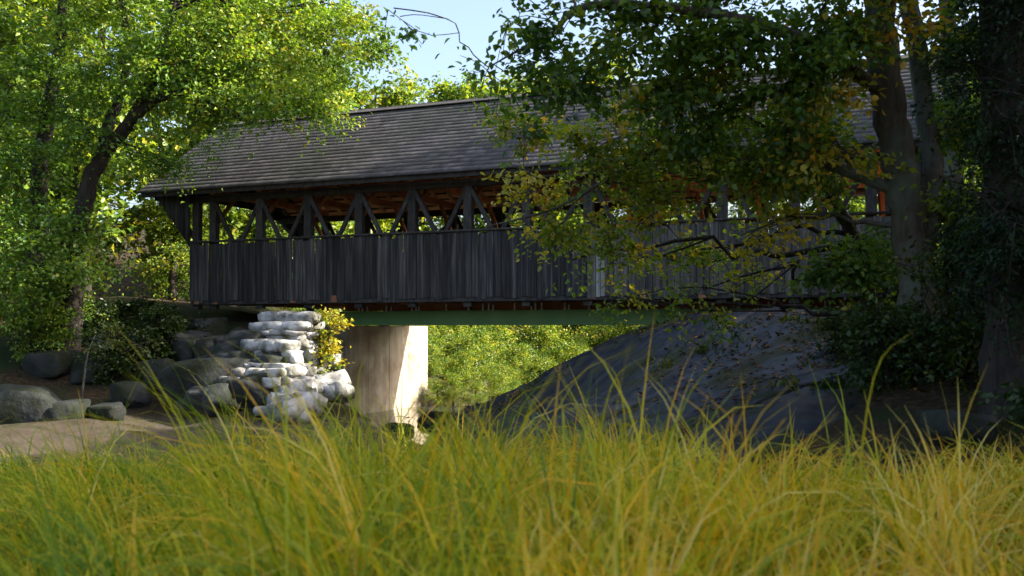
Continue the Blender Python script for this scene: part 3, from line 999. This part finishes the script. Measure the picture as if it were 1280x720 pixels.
# --- thick dark trunk at the right edge of the bank
hA = sink(S([(1262, 470, 11, .34), (1260, 380, 11, .27), (1258, 200, 11, .25), (1256, 0, 11, .23), (1256, -300, 11, .18), (1250, -700, 11, .08)]))
hl = [lb(1240, 120, 10.6, 50, 70, 60, .35, .2), lb(1265, 250, 10.4, 45, 60, 60, .3, .2), lb(1280, 20, 10.5, 60, 70, 60, .3, .2), lb(1300, 330, 10.4, 60, 50, 50, .3, .2), lb(1330, 150, 10.6, 60, 100, 60), lb(1230, 340, 10.8, 35, 45, 40, .3, .2),
      lb(1260, -150, 11, 160, 100, 80, .3, .2, 2.0), lb(1240, -400, 11, 200, 120, 90, .3, .2, 2.4)]
data = grow(33, [hA], hl, leaf_size=.075, per_twig=34, twig_len=.6, spread=.2, droop=.5, limb_r=.05, broad=.2)
tree('hemlock_tree', 'thick dark hemlock trunk with drooping foliage on the right bank', 'tree', hA[0, :3], data, M['bark_dark'], M['leaf_fir'])


# --- added pine at the bridge end; unseen crown placed to shade the left bank
pz = T(9.9, 22.2)
pA = np.array([[9.9, 22.2, pz - .2, .24], [9.85, 22.3, 8, .19], [9.9, 23.2, 14, .15], [10, 24.8, 18, .1], [10, 25, 22.5, .03]])
pl = []
prg = np.random.default_rng(8)
for k in range(30):
    zc = 14.8 + 6.0 * (k / 29)
    pl.append(((10 + prg.uniform(-1.3, 1.3), 25.2 + prg.uniform(-3.1, 3.1) * (1 - .3 * k / 29), zc), (1.0, 1.2, .6), 26, .4, .2))
data = grow(36, [pA], pl, leaf_size=.26, per_twig=22, twig_len=.9, spread=.25, droop=.2, limb_r=.04, broad=.2)
tree('added_shade_pine', 'slim pine added behind the maple, its unseen crown shading the left bank', 'tree', pA[0, :3], data, M['bark'], M['leaf_fir'])


# --- shrubs of the right bank
def shrub(seed, px, Y, hgt, wid, n, lab, mat='leaf_shade', size=.085, tm=.35, twigs=26, dx=0.0, group=None):
    X = (px - 640) / FPX * Y
    z0 = T(X, Y)
    rng = np.random.default_rng(seed)
    stems, lobes = [], []
    for k in range(n):
        a = rng.uniform(0, 2 * np.pi)
        o = np.array([math.cos(a), math.sin(a)]) * wid * rng.uniform(.2, .9)
        h = hgt * rng.uniform(.55, 1.0)
        stems.append(np.array([[X + o[0] * .1, Y + o[1] * .1, z0 - .1, .03], [X + o[0] * .45, Y + o[1] * .45, z0 + h * .5, .022], [X + o[0], Y + o[1], z0 + h * .9, .008]]))
        lobes.append(((X + o[0], Y + o[1], z0 + h * .8), (wid * .5, wid * .5, hgt * .28), twigs, tm, .16))
        lobes.append(((X + o[0] * .7, Y + o[1] * .7, z0 + h * .42), (wid * .45, wid * .45, hgt * .25), twigs * 2 // 3, tm, .16))
    d = grow(seed, stems, lobes, leaf_size=size, per_twig=18, twig_len=.42, spread=.28, droop=.25, limb_r=.02)
    return tree('shrub', lab, 'shrub', (X, Y, z0), d, M['bark_dark'], M[mat], group, ('stem', 'branches', 'foliage'))


G = 'shrubs on the right bank'
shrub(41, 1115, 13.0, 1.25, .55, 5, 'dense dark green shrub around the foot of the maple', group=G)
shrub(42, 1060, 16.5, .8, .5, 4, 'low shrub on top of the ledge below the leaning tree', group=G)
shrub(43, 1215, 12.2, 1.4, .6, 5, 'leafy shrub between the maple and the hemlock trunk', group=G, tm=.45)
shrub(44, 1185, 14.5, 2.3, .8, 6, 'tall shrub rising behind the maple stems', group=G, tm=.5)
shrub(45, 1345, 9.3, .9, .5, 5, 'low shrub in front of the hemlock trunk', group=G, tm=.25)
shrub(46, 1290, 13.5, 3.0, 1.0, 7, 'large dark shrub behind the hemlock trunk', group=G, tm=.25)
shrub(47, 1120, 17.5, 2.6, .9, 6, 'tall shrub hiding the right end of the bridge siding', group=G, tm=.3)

# --- left bank oak with several stems
oA = sink(S([(86, 390, 29.5, .36), (95, 320, 29.3, .28), (108, 245, 29, .25), (128, 195, 28.8, .22), (160, 155, 28.6, .19), (182, 118, 28.3, .16), (205, 60, 28, .15), (225, -40, 27.8, .1), (230, -180, 27.6, .05)]))
oB = S([(128, 195, 28.8, .2), (134, 160, 29, .17), (150, 122, 29.3, .14), (160, 70, 29.5, .11), (150, -20, 29.6, .08), (140, -150, 29.6, .04)])
oC = S([(165, 150, 28.5, .16), (195, 125, 28.2, .12), (235, 116, 27.8, .1), (270, 130, 27.4, .07), (300, 150, 27, .04)])
oD = sink(S([(40, 400, 30.5, .33), (48, 300, 30.3, .28), (52, 200, 30, .24), (64, 120, 29.8, .2), (74, 60, 29.6, .16), (80, -60, 29.5, .1), (70, -220, 29.5, .05)]))
ol = [lb(60, 120, 29, 60, 50, 60, .35, .18), lb(130, 60, 28.5, 70, 45, 80, .45, .18), lb(30, 220, 29, 60, 60, 70, .3, .18), lb(200, 100, 28, 60, 45, 80, .45, .18), lb(260, 60, 27.8, 60, 45, 90, .5, .18),
      lb(300, 110, 27.5, 55, 35, 70, .5, .18), lb(345, 140, 27, 40, 26, 42, .5, .18), lb(350, 60, 28, 55, 45, 80, .55, .18), lb(410, 70, 28.5, 40, 50, 60, .62, .16), lb(400, 125, 28, 35, 22, 30, .5, .16), lb(300, 0, 28, 90, 40, 90, .5, .18),
      lb(120, 160, 28.6, 50, 35, 50, .35, .18), lb(60, 300, 28, 55, 40, 60, .35, .18), lb(20, 340, 27.5, 60, 35, 70, .45, .18), lb(90, 345, 27.5, 35, 28, 30, .5, .18), lb(180, 190, 28.5, 40, 30, 30, .4, .18), lb(240, 150, 28, 40, 25, 36, .5, .18), lb(60, 20, 29.5, 50, 30, 30, .45, .18), lb(-40, 150, 29.5, 60, 120, 90, .3, .18),
      lb(410, 0, 28.5, 50, 40, 50, .6, .16), lb(180, -30, 28.5, 140, 50, 110, .5, .18, 3), lb(60, -80, 29.5, 120, 50, 70, .45, .18, 3), lb(300, -110, 28.5, 130, 60, 90, .5, .18, 3), lb(150, -200, 28.8, 150, 70, 90, .5, .18, 3.4), lb(-40, -60, 29.8, 70, 80, 50, .4, .18, 2)]
data = grow(34, [oA, oB, oC, oD], ol, leaf_size=.135, per_twig=34, twig_len=1.05, spread=.25, droop=.2, limb_r=.08)
tree('oak_tree', 'large forked oak with sunlit leaves overhanging the left end of the roof', 'tree', oA[0, :3], data, M['bark_dark'], M['leaf_l'])

G = 'shrubs on the left bank'
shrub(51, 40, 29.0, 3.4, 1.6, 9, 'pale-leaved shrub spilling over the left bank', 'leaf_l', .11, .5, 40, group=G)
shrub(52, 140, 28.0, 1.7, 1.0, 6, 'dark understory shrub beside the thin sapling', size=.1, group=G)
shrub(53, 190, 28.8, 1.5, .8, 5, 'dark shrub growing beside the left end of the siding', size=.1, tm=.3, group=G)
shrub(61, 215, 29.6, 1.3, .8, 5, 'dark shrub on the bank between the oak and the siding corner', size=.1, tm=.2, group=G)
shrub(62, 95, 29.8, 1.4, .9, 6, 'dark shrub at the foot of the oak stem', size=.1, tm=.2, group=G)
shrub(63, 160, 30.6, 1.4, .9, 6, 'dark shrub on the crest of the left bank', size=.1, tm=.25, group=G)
shrub(57, 414, 26.4, 2.5, .32, 4, 'slim shrub with bright yellow leaves before the concrete abutment', 'leaf_far', .12, .92, 12)
sp_ = W(100, 470, 25.4)
spz = T(sp_[0], sp_[1])
st = np.array([[sp_[0], sp_[1], spz - .1, .035], [sp_[0] + .08, sp_[1], spz + .7, .03], [sp_[0] + .2, sp_[1], spz + 1.5, .02], [sp_[0] + .3, sp_[1] + .2, spz + 2.0, .01]])
d = grow(58, [st], [((sp_[0] + .5, sp_[1], spz + 1.9), (.6, .5, .25), 14, .6, .15), ((sp_[0] + 1.3, sp_[1] + .3, spz + 1.8), (.6, .5, .2), 12, .6, .15)], leaf_size=.1, per_twig=14, twig_len=.5, limb_r=.02)
tree('sapling', 'thin pale-stemmed sapling on the dark left bank', 'sapling', (sp_[0], sp_[1], spz), d, M['bark'], M['leaf_shade'])


# --- background trees: four shapes, copied
def far_tree_data(seed, H, R, tm, ts, nl=26, z_low=.22, size=.30):
    rng = np.random.default_rng(seed)
    st = np.array([[0, 0, -.4, .28], [rng.normal() * .15, rng.normal() * .15, H * .3, .22], [rng.normal() * .4, rng.normal() * .4, H * .65, .13], [0, 0, H * .96, .03]])
    lobes = []
    for k in range(nl):
        f = (k + .5) / nl
        z = H * (z_low + (1 - z_low) * f) * .97
        prof = math.sin(math.pi * min(1, .18 + .80 * f)) ** .7
        a = k * 2.399 + rng.normal() * .3
        rad = R * prof * rng.uniform(.35, .85)
        lobes.append(((math.cos(a) * rad, math.sin(a) * rad, z), (R * .36, R * .36, H * .075), 30, tm + rng.normal() * .06, ts))
    return grow(seed, [st], lobes, leaf_size=size, per_twig=16, twig_len=1.2, spread=.3, droop=.2, limb_r=.05)


def fir_data(seed, H, R):
    rng = np.random.default_rng(seed)
    st = np.array([[0, 0, -.4, .25], [0, 0, H * .5, .15], [0, 0, H, .02]])
    lobes = []
    for k in range(46):
        f = (k + .5) / 46
        z = H * (.08 + .9 * f)
        a = k * 2.399
        rad = R * (1 - f) * .6 + .1
        lobes.append(((math.cos(a) * rad, math.sin(a) * rad, z), (R * (1 - f) * .45 + .2,) * 2 + (.3,), 16, .4, .25))
    return grow(seed, [st], lobes, leaf_size=.26, per_twig=18, twig_len=.9, spread=.2, droop=.5, limb_r=.03, broad=.16)


protos = {}
for nm, dta, mt in (('gold', far_tree_data(71, 13, 4.2, .58, .16), 'leaf_far'), ('green', far_tree_data(72, 14, 4.5, .42, .16), 'leaf_far'),
                    ('deep', far_tree_data(73, 15, 4.5, .22, .14), 'leaf_far'), ('bush', far_tree_data(74, 6, 3.2, .45, .20, 16, .12, .22), 'leaf_far'), ('fir', fir_data(75, 16, 3.2), 'leaf_fir')):
    (tv, tf), (bv, bf), (lv, lf), tint = dta
    protos[nm] = (mesh_np('trunk', tv, tf, M['bark_dark'], True), mesh_np('branches', bv, bf, M['bark_dark'], True), mesh_np('crown', lv, lf, M[mt], False, tint))
LAB = {'gold': 'golden-green tree standing in the wood beyond the bridge', 'green': 'fresh green tree standing in the wood beyond the bridge',
       'deep': 'deep green tree standing in the wood beyond the bridge', 'bush': 'sunlit bushy tree at the river bend beyond the bridge', 'fir': 'dark pointed fir in the wood beyond the bridge'}
GRP = {'gold': 'golden-green trees beyond the bridge', 'green': 'fresh green trees beyond the bridge', 'deep': 'deep green trees beyond the bridge',
       'bush': 'bushy trees at the river bend', 'fir': 'firs beyond the bridge'}
rt = random.Random(77)


def far(kind, x, y, s, lab=None, grp=None):
    root = empty('fir_tree' if kind == 'fir' else 'broadleaf_tree', (x, y, T(x, y)), rt.uniform(0, 6.28))
    root.scale = (s * rt.uniform(.92, 1.1), s * rt.uniform(.92, 1.1), s * rt.uniform(.95, 1.06))
    l_, g_ = LAB[kind], GRP[kind]
    if lab: l_, g_ = lab, grp
    elif kind == 'bush':
        if s < .45: l_, g_ = 'low sunlit bush on the gravel seen under the green girder', 'low bushes on the gravel beyond the abutment'
        elif x < -8: l_, g_ = 'sunlit bushy tree behind the oak and the left end of the bridge', 'bushy trees behind the left end'
        elif x > 12: l_, g_ = 'sunlit bushy tree seen through the openings at the right end', 'bushy trees behind the right end'
    else:
        where = 'behind the oak on the left bank' if x < -12 else ('showing above the roof ridge' if x < 9 else 'beyond the right half of the bridge')
        l_ = {'gold': 'golden-green', 'green': 'fresh green', 'deep': 'deep green', 'fir': 'dark pointed fir'}[kind] + (' ' if kind == 'fir' else ' tree ') + where
        g_ = GRP[kind] + ', ' + where
    tag(root, l_, 'tree', g_)
    for nm, me in zip(('trunk', 'branches', 'crown'), protos[kind]):
        o = obj(nm, me, root)
        if nm == 'crown': o['kind'] = 'stuff'


for a in [('green', -13, 46, 1.15), ('gold', -10.5, 50, .98), ('green', -18, 42, 1.2), ('deep', -22, 50, 1.35), ('gold', -15, 56, 1.3), ('green', -26, 44, 1.2), ('gold', -29, 56, 1.3), ('fir', -33, 48, 1.2),
          ('green', -36, 60, 1.2), ('deep', -11, 64, 1.25), ('gold', -8, 66, 1.15), ('green', -4, 70, 1.26), ('gold', 1, 70, 1.27), ('gold', 6, 72, 1.36), ('green', 11, 72, 1.2), ('gold', 16, 70, .92),
          ('green', 21, 64, .95), ('gold', 26, 58, .9), ('deep', 31, 66, 1.1), ('gold', 35, 56, 1.0), ('green', 40, 62, 1.2), ('fir', 10, 80, .8), ('fir', -20, 66, 1.2),
          ('bush', -1.5, 61, .9), ('bush', 3.0, 60, .8), ('bush', -3.4, 52, .5), ('bush', -1.0, 50, .55), ('bush', 1.6, 53, .6), ('bush', 4.6, 51, .62), ('bush', 7.6, 50, .7), ('bush', -5.4, 47, .5), ('bush', 0.2, 46, .36), ('bush', -2.6, 45, .34), ('bush', 7, 61, .95), ('bush', 11, 58, 1.0), ('bush', 15, 55, .9), ('bush', -6.5, 52, .8), ('bush', -9, 44, .7), ('bush', -20, 45, .9), ('bush', -15, 44, .75), ('bush', -2.8, 37.0, .17), ('bush', -2.2, 37.2, .2), ('bush', -1.3, 36.6, .16), ('bush', -.5, 38, .2), ('bush', -3.2, 38.8, .22), ('bush', -2.0, 40.2, .26), ('bush', -4.2, 42.5, .4), ('bush', -.4, 41, .24), ('bush', 1.2, 43, .3), ('bush', 2.8, 44, .4), ('bush', -1.6, 44, .4),
          ('bush', 19, 48, 1.0), ('bush', 24, 44, 1.0), ('gold', 28, 42, .75), ('green', 24, 52, .9), ('deep', -40, 40, 1.3), ('green', -30, 36, 1.0), ('bush', -21, 35, .8), ('bush', -25, 31, .7)]:
    far(*a)
# trees of the right bank beyond the frame, which shade the ledge and the right half
for k, (kind, x, y, s) in enumerate([('deep', 16, 10, .95), ('green', 18, 21, 1.0), ('deep', 11.5, 7.5, .7), ('green', 23, 12, 1.1), ('deep', 22, 17, 1.1), ('green', 12, 3.5, 1.05), ('deep', 15.5, 5.5, 1.2), ('deep', 13.5, -.5, 1.1), ('green', 18, 1.5, 1.25), ('deep', 17, 13, 1.0)]):
    far(kind, x, y, s, 'shady tree on the right bank standing outside the frame', 'trees shading the right bank')

# ------------------------------------------------------------------ tall sedge in front
rng = np.random.default_rng(5)
NCL = 3100
cy = 2.0 + 11.4 * rng.uniform(0, 1, NCL) ** 1.3
cx = rng.uniform(-1, 1, NCL) * (cy * .62 + 2.2)
# leave the gravel flat on the left open
keep = ~((cx < -2.2) & (cy > 12.6)) & ~((cx / cy > .16) & (cy > 6.5 + rng.uniform(0, 2.5, NCL)))
cx, cy = cx[keep], cy[keep]
NT = 330                                             # taller fountain-like tufts among the lower growth
ty = 2.8 + 7.0 * rng.uniform(0, 1, NT) ** 1.1
tx = rng.uniform(-1, 1, NT) * (ty * .6 + 1.6)
tk = ~((tx / ty > .16) & (ty > 6.0))
tx, ty = tx[tk], ty[tk]
NB = len(cx)
cx, cy = np.concatenate([cx, tx]), np.concatenate([cy, ty])
NCL = len(cx)
tuft = np.arange(NCL) >= NB
per = np.where(tuft, rng.integers(26, 50, NCL), rng.integers(20, 40, NCL))
idx = np.repeat(np.arange(NCL), per)
n = len(idx)
ratio = cx / cy
cz_len = np.where(tuft, rng.uniform(.85, 1.5, NCL), rng.uniform(.5, .95, NCL)) * (1 + .16 * vnoise(cx, cy, .9, 41))
cz_len *= np.where(ratio < -.28, .86, 1.0) * (1 - .26 * np.clip((ratio - .1) / .3, 0, 1)) * (1 - .22 * np.clip((cy - 5) / 3, 0, 1) * np.exp(-((ratio - .02) / .10) ** 2))
ctint = np.clip(.46 + .25 * rng.normal(size=NCL) + .24 * np.clip(ratio * 2, -1, 1), .02, .95)
rr_ = np.where(tuft[idx], .055, .10)
bx_, by_ = cx[idx] + rng.normal(size=n) * rr_, cy[idx] + rng.normal(size=n) * rr_
bz_ = terr(bx_, by_) - .04
az = rng.uniform(0, 2 * np.pi, n)
lean = rng.uniform(0, 2 * np.pi, NCL)[idx]
wind = np.where(ratio[idx] < -.12, math.pi, lean)
az = np.where(rng.uniform(size=n) < np.where(ratio[idx] < -.12, .6, .35), wind + rng.normal(size=n) * .7, az)
L = cz_len[idx] * rng.uniform(.45, 1.15, n)
th0 = np.abs(rng.normal(size=n)) * .20 + .04
bend = rng.uniform(.45, 1.8, n) ** 1.25
bend *= 1 + .3 * np.clip((ratio[idx] - .05) / .2, 0, 1) + .35 * (ratio[idx] < -.2)
bend = np.where(tuft[idx], bend * 1.2 + .25, bend * 1.05)
stiff = rng.uniform(size=n) < .08
bend = np.where(stiff, bend * .25, bend)
NS = 7
wd0 = rng.uniform(.0030, .0062, n)
pos = np.stack([bx_, by_, bz_], 1)
hd = np.stack([np.cos(az), np.sin(az), np.zeros(n)], 1)
sd = np.stack([-np.sin(az), np.cos(az), np.zeros(n)], 1)
tw = rng.normal(size=n) * .6
V = np.empty((n, NS, 2, 3))
for k in range(NS):
    s = k / (NS - 1)
    th = np.minimum(th0 + bend * s ** 1.6 * 1.25, 2.5)
    side = sd * np.cos(tw * s)[:, None] + (hd * np.cos(th)[:, None] - np.array([0, 0, 1]) * np.sin(th)[:, None]) * np.sin(tw * s)[:, None]
    wv = (wd0 * (1 - s ** 2.2) * (.65 + .7 * math.sin(min(1, s * 2.4) * math.pi / 2)) + .0004)[:, None]
    V[:, k, 0] = pos - side * wv
    V[:, k, 1] = pos + side * wv
    stp = L / (NS - 1)
    pos = pos + hd * (np.sin(th) * stp)[:, None] + np.array([0, 0, 1]) * (np.cos(th) * stp)[:, None]
o_ = (np.arange(n) * NS * 2)[:, None, None]
kk = (np.arange(NS - 1) * 2)[None, :, None]
F = (o_ + kk + np.array([0, 1, 3, 2])[None, None, :]).reshape(-1, 4)
bt = np.clip(ctint[idx] + rng.normal(size=n) * .17 + (rng.uniform(size=n) < .035) * .5, 0, 1)
ft = np.clip(np.repeat(bt, NS - 1) + np.tile(np.linspace(-.06, .10, NS - 1), n), 0, 1)
grass = obj('grass', mesh_np('grass', V.reshape(-1, 3), F, M['grass'], True, ft))
tag(grass, 'tall arching green and yellow sedge grass covering the near bank', 'grass', kind='stuff')

# a few single stalks that stand clear of the rest
for px, py0, py1, Y, lean, lab in ((1128, 540, 412, 4.2, .10, 'single tall stalk arching to the right before the dark bank'),
                                   (758, 560, 445, 5.0, -.06, 'stiff upright grass stalk before the mossy ledge'),
                                   (800, 560, 440, 5.0, .12, 'yellow grass stalk leaning right before the mossy ledge'),
                                   (455, 560, 440, 5.4, .03, 'tall green grass stalk before the concrete abutment'),
                                   (300, 560, 425, 5.2, -.14, 'pale grass stalk leaning left before the slab boulder')):
    p1 = W(px, py1, Y)
    X0 = p1[0] - lean * 2.2
    z0 = T(X0, Y) - .03
    pts = smooth_path(np.array([[X0, Y, z0], [X0 + lean * .3, Y, z0 + (p1[2] - z0) * .5], [X0 + lean * 1.1, Y, z0 + (p1[2] - z0) * .88], [p1[0] + lean * .6, Y + .02, p1[2]]]), 12)
    s = np.linspace(0, 1, 12)
    wv = (.006 * (1 - s ** 2) + .0006)[:, None] * np.array([[1, .35, 0]])
    tk = (.0012 * (1 - s ** 2) + .0003)[:, None] * np.array([[-.35, 1, 0]])
    ring = np.stack([pts - wv, pts - tk, pts + wv, pts + tk], 1).reshape(-1, 3)
    F = [[k * 4 + a, k * 4 + (a + 1) % 4, k * 4 + 4 + (a + 1) % 4, k * 4 + 4 + a] for k in range(11) for a in range(4)]
    ring = ring - np.array([X0, Y, z0])
    tag(obj('grass_stalk', mesh_np('grass_stalk', ring, F, M['grass'], True, np.full(len(F), .5)), None, (X0, Y, z0)), lab, 'grass stalk')

# fallen leaves on the ledge and the right bank
rng = np.random.default_rng(15)
n = 5200
fx = rng.uniform(-.5, 9.5, n); fy = rng.uniform(9.5, 24.5, n)
patch = vnoise(fx, fy, 1.6, 33) + .12 * (fx - 3)
k_ = patch > .1
fx, fy = fx[k_], fy[k_]
inl = (fx > -2.6) & (fx < 8.4) & (fy > 10.7) & (fy < 28)
gx = np.clip(((fx + 2.8) / 11.4 * 259).astype(int), 0, 258); gy = np.clip(((fy - 10.5) / 18.0 * 319).astype(int), 0, 318)
RG = RZ.reshape(320, 260)
zr = np.maximum.reduce([RG[gy, gx], RG[gy, gx + 1], RG[gy + 1, gx], RG[gy + 1, gx + 1]])
fz = np.maximum(terr(fx, fy), np.where(inl, zr, -9)) + .012
a = rng.uniform(0, 6.28, len(fx))
dirs = np.stack([np.cos(a), np.sin(a), rng.normal(size=len(fx)) * .15], 1)
V, F = leaves(rng, np.stack([fx, fy, fz], 1), dirs, .10, six=True, up=1.6)
M['leaf_dead'] = leaf_mat('fallen_leaf', [(0.0, (.06, .025, .010)), (0.5, (.18, .075, .022)), (1.0, (.42, .22, .05))], trans=.1, gloss=.03)
tag(obj('fallen_leaves', mesh_np('fallen_leaves', V, F, M['leaf_dead'], False, np.repeat(rng.uniform(0, 1, len(fx)), 2))),
    'brown and orange fallen leaves scattered over the ledge and right bank', 'leaves', kind='stuff')

# small plants rooted in the joints of the ledge and along its foot
rng = np.random.default_rng(23)
P, D, TT = [], [], []
for k in range(75):
    x0, y0 = rng.uniform(-.8, 8.0), rng.uniform(11.5, 23.5)
    if vnoise(np.array([x0]), np.array([y0]), 1.6, 51)[0] < -.05 + .25 * (x0 < 3): continue
    m_ = rng.integers(14, 60)
    sp = rng.uniform(.06, .3)
    px_, py_ = x0 + rng.normal(size=m_) * sp, y0 + rng.normal(size=m_) * sp
    gx = np.clip(((px_ + 2.8) / 11.4 * 259).astype(int), 0, 259); gy = np.clip(((py_ - 10.5) / 18.0 * 319).astype(int), 0, 319)
    pz_ = np.maximum(RG[gy, gx], terr(px_, py_)) - .01
    P.append(np.stack([px_, py_, pz_], 1))
    d_ = np.stack([rng.normal(size=m_), rng.normal(size=m_), rng.uniform(.4, 1.6, m_)], 1)
    D.append(d_ / np.linalg.norm(d_, axis=1)[:, None]); TT.append(np.clip(rng.uniform(.1, .9) + rng.normal(size=m_) * .15, 0, 1))
P, D, TT = np.concatenate(P), np.concatenate(D), np.concatenate(TT)
V, F = leaves(rng, P, D, .14, six=True, broad=.16, up=.3)
tag(obj('ledge_plants', mesh_np('ledge_plants', V, F, M['leaf_shade'], False, np.repeat(TT, 2))), 'small green plants and grass tufts growing on the ledge', 'plants', kind='stuff')
